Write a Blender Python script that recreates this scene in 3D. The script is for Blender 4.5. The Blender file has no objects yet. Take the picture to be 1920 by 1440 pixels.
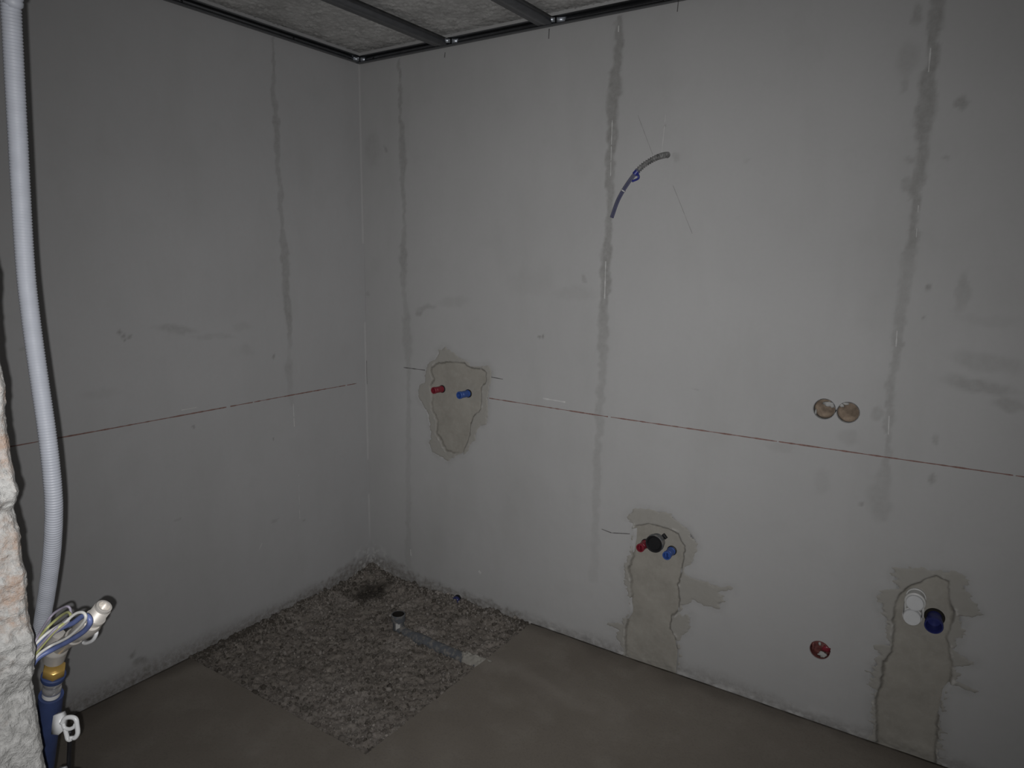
import bpy, math, random
import numpy as np
from mathutils import Matrix, Vector

# ------------------------------------------------------------------ camera, light, exposure
SC = bpy.context.scene
COL = SC.collection
FPX = 1305.0
CAM = np.array([2.5158, -2.4848, 1.6094])
YAW, PIT, ROL = -0.5831, -0.1760, 0.0143
_f = np.array([math.sin(YAW) * math.cos(PIT), math.cos(YAW) * math.cos(PIT), math.sin(PIT)])
_r = np.array([math.cos(YAW), -math.sin(YAW), 0.0])
_u = np.cross(_r, _f)
RIGHT = math.cos(ROL) * _r + math.sin(ROL) * _u
UP = -math.sin(ROL) * _r + math.cos(ROL) * _u
FWD = _f
cd = bpy.data.cameras.new('camera')
cam = bpy.data.objects.new('camera', cd)
COL.objects.link(cam)
cd.sensor_width = 36.0
cd.lens = 36.0 * FPX / 1920.0
cd.clip_start = 0.02
m = Matrix.Identity(4)
for i in range(3):
    m[i][0], m[i][1], m[i][2], m[i][3] = RIGHT[i], UP[i], -FWD[i], CAM[i]
cam.matrix_world = m
SC.camera = cam

# the dark shell of the building: next to no daylight
wd = bpy.data.worlds.new('world')
SC.world = wd
wd.use_nodes = True
wd.node_tree.nodes['Background'].inputs[0].default_value = (0.55, 0.6, 0.7, 1)
wd.node_tree.nodes['Background'].inputs[1].default_value = 0.012

# the small lamp of the camera, a centimetre beside and below the lens
ld = bpy.data.lights.new('camera_flash', 'SPOT')
ld.energy = 164.0
ld.color = (1.0, 0.99, 0.985)
ld.spot_size = math.radians(165)
ld.spot_blend = 0.35
ld.shadow_soft_size = 0.0025
# beam profile of the flash, lens vignetting put in: brightest straight ahead, falling off with the angle
ld.use_nodes = True
_t = ld.node_tree
_e = _t.nodes['Emission']
_c = _t.nodes.new('ShaderNodeTexCoord')
_s = _t.nodes.new('ShaderNodeSeparateXYZ')
_a = _t.nodes.new('ShaderNodeMath'); _a.operation = 'ABSOLUTE'
_p = _t.nodes.new('ShaderNodeMath'); _p.operation = 'POWER'; _p.inputs[1].default_value = 4.6
_t.links.new(_c.outputs['Normal'], _s.inputs[0])
_t.links.new(_s.outputs[2], _a.inputs[0])
_t.links.new(_a.outputs[0], _p.inputs[0])
_t.links.new(_p.outputs[0], _e.inputs[1])
lo = bpy.data.objects.new('camera_flash', ld)
COL.objects.link(lo)
lp = CAM - 0.011 * RIGHT - 0.011 * UP
aim = FWD + RIGHT * 0.02
lo.location = lp
lo.rotation_euler = Vector(aim).to_track_quat('-Z', 'Y').to_euler()

SC.view_settings.view_transform = 'Standard'
SC.view_settings.look = 'None'
SC.view_settings.exposure = 0.0
SC.view_settings.gamma = 1.0
SC.view_settings.use_curve_mapping = False

# ------------------------------------------------------------------ measuring helpers (metres on the real planes)
def ray(px, py):
    return FWD + RIGHT * (px - 960) / FPX - UP * (py - 720) / FPX
def hit(px, py, ax, val):
    d = ray(px, py)
    return CAM + d * (val - CAM[ax]) / d[ax]
def onL(px, py):                       # left wall: (distance from corner along -y, z)
    h = hit(px, py, 0, 0.0); return (-h[1], h[2])
def onR(px, py):                       # right wall: (x, z)
    h = hit(px, py, 1, 0.0); return (h[0], h[2])
def onF(px, py, z=0.0):
    return hit(px, py, 2, z)
def onY(px, py, y):
    return hit(px, py, 1, y)

# ------------------------------------------------------------------ noise
def _hash(ix, iy, seed):
    n = (ix.astype(np.int64) * 374761393 + iy.astype(np.int64) * 668265263 + seed * 974634721) & 0x7fffffff
    n = ((n ^ (n >> 13)) * 1274126177) & 0x7fffffff
    n = (n ^ (n >> 16)) & 0xffff
    return n / 65535.0
def vn(x, y, seed=0):
    x = np.asarray(x, float); y = np.asarray(y, float)
    ix = np.floor(x); iy = np.floor(y)
    fx = x - ix; fy = y - iy
    fx = fx * fx * (3 - 2 * fx); fy = fy * fy * (3 - 2 * fy)
    a = _hash(ix, iy, seed); b = _hash(ix + 1, iy, seed)
    c = _hash(ix, iy + 1, seed); d = _hash(ix + 1, iy + 1, seed)
    return (a + (b - a) * fx) * (1 - fy) + (c + (d - c) * fx) * fy
def fbm(x, y, seed=0, oct=4):
    s = 0; a = 0.5; t = 0
    for o in range(oct):
        s = s + a * vn(x, y, seed + o * 17); t += a
        x = x * 2.03 + 11.3; y = y * 2.03 + 5.7; a *= 0.5
    return s / t
def sstep(a, b, x):
    t = np.clip((x - a) / (b - a), 0, 1)
    return t * t * (3 - 2 * t)
def sdpoly(x, y, poly):
    """signed distance to a polygon, negative inside"""
    P = np.asarray(poly, float)
    d = np.full(x.shape, 1e9); ins = np.zeros(x.shape, bool)
    for i in range(len(P)):
        ax, ay = P[i - 1]; bx, by = P[i]
        ex, ey = bx - ax, by - ay
        t = np.clip(((x - ax) * ex + (y - ay) * ey) / (ex * ex + ey * ey + 1e-12), 0, 1)
        d = np.minimum(d, np.hypot(x - ax - t * ex, y - ay - t * ey))
        c = (ay > y) != (by > y)
        ins ^= c & (x < ex * (y - ay) / (ey if abs(ey) > 1e-12 else 1e-12) + ax)
    return np.where(ins, -d, d)
def sdline(x, y, pts):
    d = np.full(x.shape, 1e9)
    for i in range(len(pts) - 1):
        ax, ay = pts[i]; bx, by = pts[i + 1]
        ex, ey = bx - ax, by - ay
        t = np.clip(((x - ax) * ex + (y - ay) * ey) / (ex * ex + ey * ey + 1e-12), 0, 1)
        d = np.minimum(d, np.hypot(x - ax - t * ex, y - ay - t * ey))
    return d

# ------------------------------------------------------------------ materials
class NT:
    def __init__(s, name):
        s.m = bpy.data.materials.new(name); s.m.use_nodes = True
        s.t = s.m.node_tree; s.b = s.t.nodes['Principled BSDF']
    def n(s, ty, **kw):
        o = s.t.nodes.new(ty)
        for k, v in kw.items(): setattr(o, k, v)
        return o
    def l(s, a, b): s.t.links.new(a, b)
    def set(s, sock, v):
        if hasattr(v, 'is_output'): s.l(v, sock)
        else: sock.default_value = v
    def math(s, op, a, b=0.0, clamp=False):
        o = s.n('ShaderNodeMath', operation=op, use_clamp=clamp)
        s.set(o.inputs[0], a); s.set(o.inputs[1], b); return o.outputs[0]
    def mix(s, fac, a, b):
        o = s.n('ShaderNodeMix', data_type='RGBA')
        s.set(o.inputs[0], fac)
        for sock, v in ((o.inputs[6], a), (o.inputs[7], b)):
            s.set(sock, v if hasattr(v, 'is_output') else (*v, 1))
        return o.outputs[2]
    def coord(s): return s.n('ShaderNodeTexCoord').outputs['Object']
    def noise(s, scale, detail=3, rough=.55, vec=None, stretch=None):
        o = s.n('ShaderNodeTexNoise'); o.inputs['Scale'].default_value = scale
        o.inputs['Detail'].default_value = detail; o.inputs['Roughness'].default_value = rough
        v = vec or s.coord()
        if stretch:
            mp = s.n('ShaderNodeMapping'); mp.inputs['Scale'].default_value = stretch
            s.l(v, mp.inputs[0]); v = mp.outputs[0]
        s.l(v, o.inputs['Vector']); return o.outputs[0]
    def ramp(s, x, a, b):
        o = s.n('ShaderNodeMapRange'); s.set(o.inputs[0], x)
        o.inputs[1].default_value = a; o.inputs[2].default_value = b; return o.outputs[0]
    def attr(s, name): return s.n('ShaderNodeAttribute', attribute_name=name).outputs['Fac']
    def bump(s, h, strength=.3, dist=.002):
        o = s.n('ShaderNodeBump'); o.inputs['Strength'].default_value = strength
        o.inputs['Distance'].default_value = dist; s.l(h, o.inputs['Height']); s.l(o.outputs[0], s.b.inputs['Normal'])
    def fin(s, col, rough=.85, metal=0., spec=.3):
        s.set(s.b.inputs['Base Color'], col if hasattr(col, 'is_output') else (*col, 1))
        s.set(s.b.inputs['Roughness'], rough); s.b.inputs['Metallic'].default_value = metal
        s.b.inputs['Specular IOR Level'].default_value = spec
        return s.m

def plain(name, col, rough=.5, metal=0., spec=.4, var=.12, scale=60, bump=0.):
    t = NT(name); n = t.noise(scale)
    c = t.mix(t.ramp(n, .3, .7), tuple(c * (1 - var) for c in col), tuple(min(1, c * (1 + var)) for c in col))
    if bump: t.bump(n, bump, .001)
    return t.fin(c, rough, metal, spec)

def wall_material(name, base):
    t = NT(name)
    big = t.noise(1.3, 3); mid = t.noise(5.5, 5, .6); fine = t.noise(70, 4, .6)
    streak = t.noise(3.0, 5, .6, stretch=(1.2, 1.2, .35))
    c = t.mix(t.ramp(big, .3, .7), tuple(b * .95 for b in base), tuple(b * 1.04 for b in base))
    c = t.mix(t.math('MULTIPLY', t.ramp(streak, .50, .72), .14), c, (.24, .24, .225))
    c = t.mix(t.math('MULTIPLY', t.ramp(mid, .54, .75), .10), c, (.25, .25, .235))
    c = t.mix(t.math('MULTIPLY', t.ramp(fine, .3, .7), .07), c, (.28, .28, .28))
    # damp joints and blotches, broken up at their borders
    brk = t.ramp(t.noise(42, 5, .65), .25, .75)
    st = t.math('MULTIPLY', t.attr('stain'), t.math('ADD', t.math('MULTIPLY', brk, .75), .5), True)
    c = t.mix(st, c, (.175, .172, .16))
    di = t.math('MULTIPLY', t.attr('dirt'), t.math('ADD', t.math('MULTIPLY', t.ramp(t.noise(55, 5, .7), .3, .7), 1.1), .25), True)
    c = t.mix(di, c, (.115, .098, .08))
    c = t.mix(t.attr('light'), c, (.62, .62, .61))
    t.bump(t.noise(160, 4, .6), .12, .0015)
    return t.fin(c, .8, 0, .25)

M = {}
M['wall_l'] = wall_material('plaster_left', (.40, .40, .405))
M['wall_r'] = wall_material('plaster_right', (.405, .405, .405))
def mortar():
    t = NT('mortar')
    a = t.noise(9, 4); b = t.noise(60, 5, .65)
    c = t.mix(t.ramp(a, .3, .7), (.265, .252, .224), (.33, .315, .282))
    c = t.mix(t.math('MULTIPLY', t.ramp(b, .45, .75), .35), c, (.38, .365, .335))
    c = t.mix(t.math('MULTIPLY', t.attr('smear'), t.ramp(t.noise(30, 5, .65), -.25, .6)), c, (.318, .309, .287))
    c = t.mix(t.attr('groove'), c, (.13, .123, .108))
    c = t.mix(t.attr('light'), c, (.56, .55, .53))
    t.bump(b, .25, .002)
    return t.fin(c, .85, 0, .25)
M['mortar'] = mortar()
def screed():
    t = NT('screed')
    a = t.noise(1.8, 5, .6); b = t.noise(7, 6, .65); f = t.noise(120, 4, .7)
    c = t.mix(t.ramp(a, .3, .7), (.170, .150, .127), (.212, .190, .163))
    c = t.mix(t.math('MULTIPLY', t.ramp(b, .5, .78), .55), c, (.26, .24, .21))
    c = t.mix(t.math('MULTIPLY', t.ramp(f, .5, .8), .45), c, (.10, .088, .075))
    c = t.mix(t.math('MULTIPLY', t.attr('dust'), .6), c, (.30, .275, .245))
    c = t.mix(t.attr('darker'), c, (.095, .083, .070))
    t.bump(f, .3, .002)
    return t.fin(c, .8, 0, .3)
M['screed'] = screed()
def ground():
    t = NT('rubble_ground')
    a = t.noise(60, 6, .75); b = t.noise(8, 4)
    c = t.mix(t.ramp(a, .32, .68), (.075, .065, .055), (.31, .28, .25))
    c = t.mix(t.math('MULTIPLY', t.ramp(b, .35, .7), .45), c, (.19, .168, .147))
    c = t.mix(t.attr('darker'), c, (.03, .026, .022))
    c = t.mix(t.math('MULTIPLY', t.attr('dust'), t.ramp(t.noise(90, 4, .7), .4, .6)), c, (.36, .33, .31))
    t.bump(a, .6, .006)
    return t.fin(c, .95, 0, .2)
M['ground'] = ground()
def crumbs():
    t = NT('crumbs')
    c = t.mix(t.attr('tone'), (.075, .066, .056), (.42, .385, .355))
    t.bump(t.noise(300, 3), .4, .001)
    return t.fin(c, .95, 0, .2)
M['crumbs'] = crumbs()
def slab():
    t = NT('concrete_slab')
    a = t.noise(2.6, 6, .65); b = t.noise(14, 6, .7); f = t.noise(90, 5, .7)
    c = t.mix(t.ramp(a, .35, .68), (.40, .397, .39), (.60, .597, .585))
    c = t.mix(t.math('MULTIPLY', t.ramp(b, .52, .66), .6), c, (.30, .298, .29))
    c = t.mix(t.math('MULTIPLY', t.ramp(f, .55, .75), .4), c, (.66, .66, .64))
    t.bump(f, .25, .003)
    return t.fin(c, .9, 0, .2)
M['slab'] = slab()
def reveal():
    t = NT('broken_reveal')
    a = t.noise(7, 5, .65); b = t.noise(26, 6, .7); f = t.noise(120, 5, .7)
    c = t.mix(t.ramp(f, .3, .7), (.27, .268, .26), (.47, .468, .455))
    c = t.mix(t.math('MULTIPLY', t.ramp(b, .5, .72), .55), c, (.225, .218, .205))
    br = t.math('MULTIPLY', t.ramp(a, .47, .60), t.ramp(b, .45, .62))
    c = t.mix(t.math('MULTIPLY', br, .7), c, (.36, .225, .15))
    t.bump(f, .9, .006)
    return t.fin(c, .92, 0, .2)
M['reveal'] = reveal()
M['zinc'] = plain('galvanised_sheet', (.165, .17, .18), .28, 1.0, .5, .12, 30)
M['zinc_glint'] = plain('glint_zinc', (.62, .66, .72), .42, .85, .5, .3, 120, .3)  # paler zinc for the added glint plates
M['screw'] = plain('dark_screw', (.03, .03, .032), .4, .6)
M['conduit'] = plain('white_conduit', (.245, .257, .288), .5, 0, .3, .04)
M['white'] = plain('white_plastic', (.60, .61, .62), .35, 0, .45, .03)
M['greyw'] = plain('pale_grey_plastic', (.50, .50, .49), .45, 0, .4, .05)
M['blue'] = plain('blue_plastic', (.035, .085, .30), .38, 0, .5, .08)
M['dblue'] = plain('dark_blue_plastic', (.022, .028, .13), .4, 0, .5, .1)
M['navy'] = plain('blue_foam_sleeve', (.030, .046, .118), .55, 0, .35, .15, 40)
M['red'] = plain('red_plastic', (.20, .018, .032), .38, 0, .5, .1)
M['pink'] = plain('red_box_plastic', (.15, .052, .048), .5, 0, .4, .2)
M['black'] = plain('black_rubber', (.012, .012, .014), .5, 0, .4)
M['hole'] = plain('cavity_shade', (.02, .018, .016), .9, 0, .1)  # near black, puts the shade of openings into the colour
M['nickel'] = plain('nickel', (.64, .61, .57), .40, .55, .5, .06)
M['chrome'] = plain('steel_sleeve', (.66, .66, .68), .22, .8, .5, .03)
M['brass'] = plain('brass', (.50, .33, .10), .34, .6, .5, .08)
def dusty_pipe():
    t = NT('grey_drain_pipe')
    c = t.mix(t.ramp(t.noise(40, 5, .7), .48, .66), (.10, .108, .12), (.24, .225, .205))
    return t.fin(c, .5, 0, .4)
M['pipegrey'] = dusty_pipe()
M['card'] = plain('brown_packing', (.205, .160, .122), .9, 0, .2, .45, 30, .4)
M['gyps'] = plain('white_gypsum', (.40, .40, .39), .9, 0, .2, .12, 90, .4)
M['w_blue'] = plain('wire_blue', (.10, .13, .28), .4)
M['w_white'] = plain('wire_white', (.55, .55, .53), .4)
M['w_yg'] = plain('wire_yellow_green', (.33, .34, .15), .4)
M['w_grey'] = plain('wire_violet_grey', (.24, .22, .27), .4)
M['tape'] = plain('blue_tape', (.028, .035, .20), .4)
M['flex'] = plain('grey_flex_tube', (.17, .17, .168), .5, 0, .3, .5, 70)
M['w_dark'] = plain('wire_dark_blue', (.060, .063, .125), .45)
M['w_slate'] = plain('wire_slate', (.13, .13, .145), .45)
M['faint'] = plain('faint_pencil', (.285, .283, .28), .8, 0, .2, .1)
M['redline'] = plain('red_chalk', (.215, .135, .12), .9, 0, .1, .3, 90)
M['pencil'] = plain('pencil', (.13, .125, .125), .8, 0, .2, .2)
M['scratch'] = plain('pale_scratch', (.50, .50, .495), .85, 0, .2, .1)

# ------------------------------------------------------------------ mesh helpers
ORI = {}
def link(o, parent=None):
    COL.objects.link(o)
    if parent is not None: o.parent = parent
    return o
def raw(name, V, F, mat, parent=None, smooth=True, attrs=None, origin=None):
    """one mesh object; V in world metres"""
    V = np.asarray(V, float)
    if parent is not None: org = ORI[parent.name]
    elif origin is not None: org = np.asarray(origin, float)
    else: org = np.array([(V[:, 0].min() + V[:, 0].max()) / 2, (V[:, 1].min() + V[:, 1].max()) / 2, V[:, 2].min()])
    me = bpy.data.meshes.new(name)
    lens = np.fromiter((len(f) for f in F), np.int32) if not isinstance(F, np.ndarray) else np.full(len(F), F.shape[1], np.int32)
    loops = np.concatenate([np.asarray(f, np.int32) for f in F]) if not isinstance(F, np.ndarray) else F.astype(np.int32).ravel()
    me.vertices.add(len(V)); me.vertices.foreach_set('co', (V - org).astype(np.float32).ravel())
    me.loops.add(len(loops)); me.loops.foreach_set('vertex_index', loops)
    me.polygons.add(len(lens))
    st = np.zeros(len(lens), np.int32); st[1:] = np.cumsum(lens)[:-1]
    me.polygons.foreach_set('loop_start', st)
    if smooth: me.polygons.foreach_set('use_smooth', np.ones(len(lens), bool))
    for k, a in (attrs or {}).items():
        at = me.attributes.new(k, 'FLOAT', 'POINT'); at.data.foreach_set('value', np.asarray(a, np.float32).ravel())
    me.update(calc_edges=True); me.validate()
    me.materials.append(M[mat])
    o = bpy.data.objects.new(name, me); link(o, parent)
    if parent is None: o.location = org
    ORI[o.name] = org
    return o
class MB:
    def __init__(s): s.V = []; s.F = []
    def add(s, V, F):
        b = len(s.V); s.V += [tuple(v) for v in V]; s.F += [[i + b for i in f] for f in F]; return s
    def box(s, a, b):
        x0, y0, z0 = a; x1, y1, z1 = b
        V = [(x, y, z) for z in (z0, z1) for y in (y0, y1) for x in (x0, x1)]
        return s.add(V, [(0, 2, 3, 1), (4, 5, 7, 6), (0, 1, 5, 4), (2, 6, 7, 3), (0, 4, 6, 2), (1, 3, 7, 5)])
    def bevbox(s, c, half, ax, bev):
        """a box with chamfered edges; ax = 3 unit axes"""
        c = np.asarray(c, float); A = [np.asarray(a, float) for a in ax]
        import itertools
        V = []; idx = {}
        for sg in itertools.product((-1, 1), repeat=3):
            for k in range(3):
                p = c.copy()
                for j in range(3):
                    h = half[j] if j == k else half[j] - bev
                    p = p + A[j] * sg[j] * h
                idx[(sg, k)] = len(V); V.append(p)
        F = []
        for k in range(3):
            i, j = [q for q in range(3) if q != k]
            for sk in (-1, 1):
                q = []
                for si, sj in ((-1, -1), (1, -1), (1, 1), (-1, 1)):
                    sg = [0, 0, 0]; sg[k] = sk; sg[i] = si; sg[j] = sj; q.append(idx[(tuple(sg), k)])
                F.append(q)
        for e in range(3):
            i, j = [q for q in range(3) if q != e]
            for si in (-1, 1):
                for sj in (-1, 1):
                    a = [0, 0, 0]; a[i] = si; a[j] = sj; b = a[:]; a[e] = -1; b[e] = 1
                    F.append([idx[(tuple(a), i)], idx[(tuple(b), i)], idx[(tuple(b), j)], idx[(tuple(a), j)]])
        for sg in itertools.product((-1, 1), repeat=3): F.append([idx[(sg, k)] for k in range(3)])
        return s.add(V, F)
    def lathe(s, prof, o, axis, seg=28, cap=True):
        """prof = [(distance along axis, radius)]"""
        o = np.asarray(o, float); a = np.asarray(axis, float); a = a / np.linalg.norm(a)
        t = np.array([0, 0, 1.]) if abs(a[2]) < .9 else np.array([1., 0, 0])
        p = np.cross(a, t); p /= np.linalg.norm(p); q = np.cross(a, p)
        V = []; F = []
        for d, r in prof:
            for k in range(seg):
                w = 2 * math.pi * k / seg
                V.append(o + a * d + (p * math.cos(w) + q * math.sin(w)) * r)
        for i in range(len(prof) - 1):
            for k in range(seg):
                k2 = (k + 1) % seg
                F.append([i * seg + k, i * seg + k2, (i + 1) * seg + k2, (i + 1) * seg + k])
        if cap:
            F.append(list(range(seg))[::-1]); n = (len(prof) - 1) * seg; F.append([n + k for k in range(seg)])
        return s.add(V, F)
    def tube(s, pts, rad, seg=12, cap=True):
        pts = np.asarray(pts, float); n = len(pts)
        T = np.gradient(pts, axis=0); T /= np.linalg.norm(T, axis=1)[:, None]
        r = np.asarray(rad, float) if np.ndim(rad) else np.full(n, rad)
        nrm = np.cross(T[0], [0.31, .5, .8]); nrm /= np.linalg.norm(nrm)
        V = []; F = []
        for i in range(n):
            nrm = nrm - T[i] * (nrm @ T[i]); nrm /= np.linalg.norm(nrm); b = np.cross(T[i], nrm)
            for k in range(seg):
                w = 2 * math.pi * k / seg
                V.append(pts[i] + (nrm * math.cos(w) + b * math.sin(w)) * r[i])
        for i in range(n - 1):
            for k in range(seg):
                k2 = (k + 1) % seg
                F.append([i * seg + k, i * seg + k2, (i + 1) * seg + k2, (i + 1) * seg + k])
        if cap:
            F.append(list(range(seg))[::-1]); F.append([(n - 1) * seg + k for k in range(seg)])
        return s.add(V, F)
    def extrude(s, sec, p0, axis, ex, ey):
        """closed outline sec in (ex, ey), swept from p0 along axis"""
        p0 = np.asarray(p0, float); axis = np.asarray(axis, float); ex = np.asarray(ex, float); ey = np.asarray(ey, float)
        n = len(sec)
        V = [p0 + ex * a + ey * b for a, b in sec] + [p0 + axis + ex * a + ey * b for a, b in sec]
        F = [[i, (i + 1) % n, n + (i + 1) % n, n + i] for i in range(n)]
        return s.add(V, F)
    def make(s, name, mat, parent=None, smooth=True, origin=None, auto=None):
        o = raw(name, s.V, s.F, mat, parent, smooth, None, origin)
        if smooth and auto is not None:
            o.data.set_sharp_from_angle(angle=math.radians(auto))
        return o
def spline(pts, step):
    P = np.asarray(pts, float)
    P = np.vstack([2 * P[0] - P[1], P, 2 * P[-1] - P[-2]])
    out = []
    for i in range(1, len(P) - 2):
        a, b, c, d = P[i - 1:i + 3]
        for t in np.linspace(0, 1, 24, endpoint=False):
            out.append(.5 * (2 * b + (c - a) * t + (2 * a - 5 * b + 4 * c - d) * t * t + (3 * b - a - 3 * c + d) * t ** 3))
    out.append(P[-2]); out = np.array(out)
    L = np.concatenate([[0], np.cumsum(np.linalg.norm(np.diff(out, axis=0), axis=1))])
    n = max(2, int(L[-1] / step))
    q = np.linspace(0, L[-1], n)
    return np.stack([np.interp(q, L, out[:, k]) for k in range(3)], 1)
def tag(o, label=None, cat=None, group=None, kind=None):
    if label: o['label'] = label
    if cat: o['category'] = cat
    if group: o['group'] = group
    if kind: o['kind'] = kind
    return o
def thing(name, loc, label, cat, group=None):
    o = bpy.data.objects.new(name, None); o.empty_display_size = .05; COL.objects.link(o); o.location = loc
    ORI[o.name] = np.asarray(loc, float)
    return tag(o, label, cat, group)
def gridlines(lo, hi, coarse, fines):
    """grid coordinates, finer inside the given ranges"""
    out = [lo]
    while out[-1] < hi - 1e-6:
        x = out[-1]; st = coarse
        for a, b, f in fines:
            if a - coarse <= x <= b: st = min(st, f)
        out.append(min(hi, x + st))
    return np.array(out)
def gridfaces(nu, nv, keep=None):
    i, j = np.meshgrid(np.arange(nu - 1), np.arange(nv - 1), indexing='ij')
    a = i * nv + j
    F = np.stack([a, a + nv, a + nv + 1, a + 1], -1).reshape(-1, 4)
    if keep is not None: F = F[keep.ravel()]
    return F
def prune(V, F, attrs):
    used = np.zeros(len(V), bool); used[F.ravel()] = True
    idx = np.cumsum(used) - 1
    return V[used], idx[F], {k: np.asarray(a).ravel()[used] for k, a in attrs.items()}

# ------------------------------------------------------------------ what is drawn on the walls (metres)
def pl(fn, pts): return [fn(*p) for p in pts]
CROP = lambda pts, s, ox, oy: [(ox + x * s, oy + y * s) for x, y in pts]

P1_OUT = pl(onR, CROP([(685,150),(760,210),(870,270),(930,330),(1040,350),(1100,320),(1140,390),(1135,480),(1110,620),(1105,760),(1090,910),(1000,940),(985,1050),(930,1090),(910,1150),(860,1200),(760,1220),(730,1260),(650,1220),(585,1180),(530,1080),(560,1050),(540,900),(515,780),(495,750),(430,640),(435,560),(460,515),(500,500),(505,400),(540,310),(610,250),(620,200)], .1944, 700, 620))
P1_IN = pl(onR, CROP([(560,350),(620,310),(740,300),(850,305),(940,355),(1040,365),(1085,400),(1085,480),(1040,550),(1035,760),(960,830),(940,900),(930,1010),(900,1090),(860,1190),(760,1180),(690,1150),(650,1060),(605,985),(610,860),(560,760),(560,620),(545,510),(575,470),(550,400)], .1944, 700, 620))
P2_OUT = pl(onR, CROP([(335,160),(400,100),(520,105),(640,120),(700,150),(745,200),(820,250),(880,330),(900,390),(870,470),(860,540),(800,545),(780,590),(850,630),(960,660),(1060,700),(1170,705),(1180,735),(1100,730),(1040,735),(1100,800),(1070,870),(960,850),(850,800),(800,850),(760,880),(760,920),(850,920),(835,1050),(760,1080),(740,1130),(760,1190),(745,1400),(550,1350),(330,1250),(310,1160),(270,1090),(290,1040),(210,1000),(215,970),(300,990),(350,930),(380,890),(370,800),(350,700),(330,560),(360,480),(390,400),(410,270),(380,190)], .243, 1090, 930))
P2_IN = pl(onR, CROP([(410,270),(415,230),(520,215),(640,245),(740,290),(795,390),(790,460),(770,600),(745,690),(755,780),(750,880),(690,940),(685,1030),(720,1080),(735,1130),(745,1200),(738,1400),(560,1350),(345,1260),(335,1190),(340,1040),(352,950),(380,900),(385,760),(378,640),(360,560),(390,480)], .243, 1090, 930))
P3_OUT = pl(onR, CROP([(315,190),(330,155),(480,155),(560,170),(690,175),(790,200),(800,290),(830,370),(890,450),(780,470),(780,530),(745,600),(720,690),(850,760),(830,780),(740,790),(720,870),(860,930),(830,950),(700,910),(660,960),(640,1080),(640,1300),(600,1500),(480,1500),(340,1430),(190,1350),(185,1240),(190,1030),(185,960),(170,870),(170,800),(225,740),(230,650),(300,640),(270,540),(260,480),(230,400),(210,340),(250,300),(330,290)], .2916, 1580, 1020))
P3_IN = pl(onR, CROP([(360,330),(430,270),(600,200),(680,240),(690,350),(715,450),(700,520),(670,600),(700,760),(700,880),(650,960),(630,1050),(610,1160),(590,1500),(400,1450),(215,1350),(215,1100),(205,1000),(250,900),(260,760),(310,700),(330,590),(325,430)], .2916, 1580, 1020))

BOX_R = 0.0355
BOXES = [onR(1545.5, 767), onR(1590, 773.5), onR(1537, 1219)]
BOXES[2] = (BOXES[2][0], BOXES[2][1])
BOXR = [BOX_R, BOX_R, .034]

def blots(x, y, fn, items):
    """items: (px, py, rx px, ry px, strength, tilt)"""
    out = np.zeros(x.shape)
    for px, py, rx, ry, s, tl in items:
        c = np.array(fn(px, py)); ru = abs(fn(px + rx, py)[0] - c[0]); rv = abs(fn(px, py + ry)[1] - c[1])
        dx = x - c[0]; dy = y - c[1]; ca, sa = math.cos(tl), math.sin(tl)
        d = np.hypot((dx * ca + dy * sa) / ru, (-dx * sa + dy * ca) / rv)
        out = np.maximum(out, s * sstep(1.15, .45, d))
    return out
def seam(x, y, fn, pts):
    """pts: (px, py, half width px, strength) from top to bottom"""
    out = np.zeros(x.shape)
    for a, b in zip(pts[:-1], pts[1:]):
        A = fn(a[0], a[1]); B = fn(b[0], b[1])
        wa = abs(fn(a[0] + a[2], a[1])[0] - A[0]); wb = abs(fn(b[0] + b[2], b[1])[0] - B[0])
        ex, ey = B[0] - A[0], B[1] - A[1]
        t = np.clip(((x - A[0]) * ex + (y - A[1]) * ey) / (ex * ex + ey * ey), 0, 1)
        d = np.hypot(x - A[0] - t * ex, y - A[1] - t * ey)
        w = wa + (wb - wa) * t; s = a[3] + (b[3] - a[3]) * t
        out = np.maximum(out, s * sstep(1.25, .55, d / w))
    return out

SEAM_B = [(1161,38,7,.5),(1158,100,9,.6),(1150,180,14,.6),(1147,240,12,.65),(1145,300,9,.55),(1142,400,7,.5),(1138,450,8,.55),(1136,500,11,.6),(1133,560,9,.55),(1131,620,11,.4),(1128,700,7,.3),(1123,800,8,.28),(1119,900,8,.25),(1115,1000,8,.15),(1112,1085,9,.12)]
SEAM_C = [(1758,0,15,.5),(1750,70,13,.55),(1744,130,13,.55),(1737,190,17,.55),(1732,240,17,.5),(1727,300,13,.5),(1720,350,11,.5),(1716,400,10,.5),(1712,455,11,.5),(1702,490,16,.28),(1694,550,13,.3),(1686,610,12,.35),(1680,650,10,.4),(1673,700,9,.32),(1668,760,9,.35),(1663,820,6,.3),(1660,868,6,.3),(1656,900,18,.22),(1650,960,22,.25)]
SEAM_A = [(748,115,2.5,.4),(750,200,3,.4),(753,270,6,.42),(756,300,6,.42),(755,360,4,.35),(757,430,3,.3),(755,480,9,.42),(757,510,7,.35),(758,560,3,.2),(762,600,7,.3),(763,640,10,.25),(766,700,3,.25),(766,800,5,.22),(766,900,5,.15),(766,1000,5,.2),(766,1060,6,.2)]
SEAM_L = [(511,70,3,.35),(513,160,4,.35),(515,190,6,.4),(520,260,6,.4),(523,330,4,.3),(530,430,5,.35),(534,480,8,.4),(538,540,7,.45),(541,590,8,.45),(543,618,5,.4),(543,660,4,.1),(541,690,9,.3),(544,720,6,.15),(547,760,4,.12)]
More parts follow.
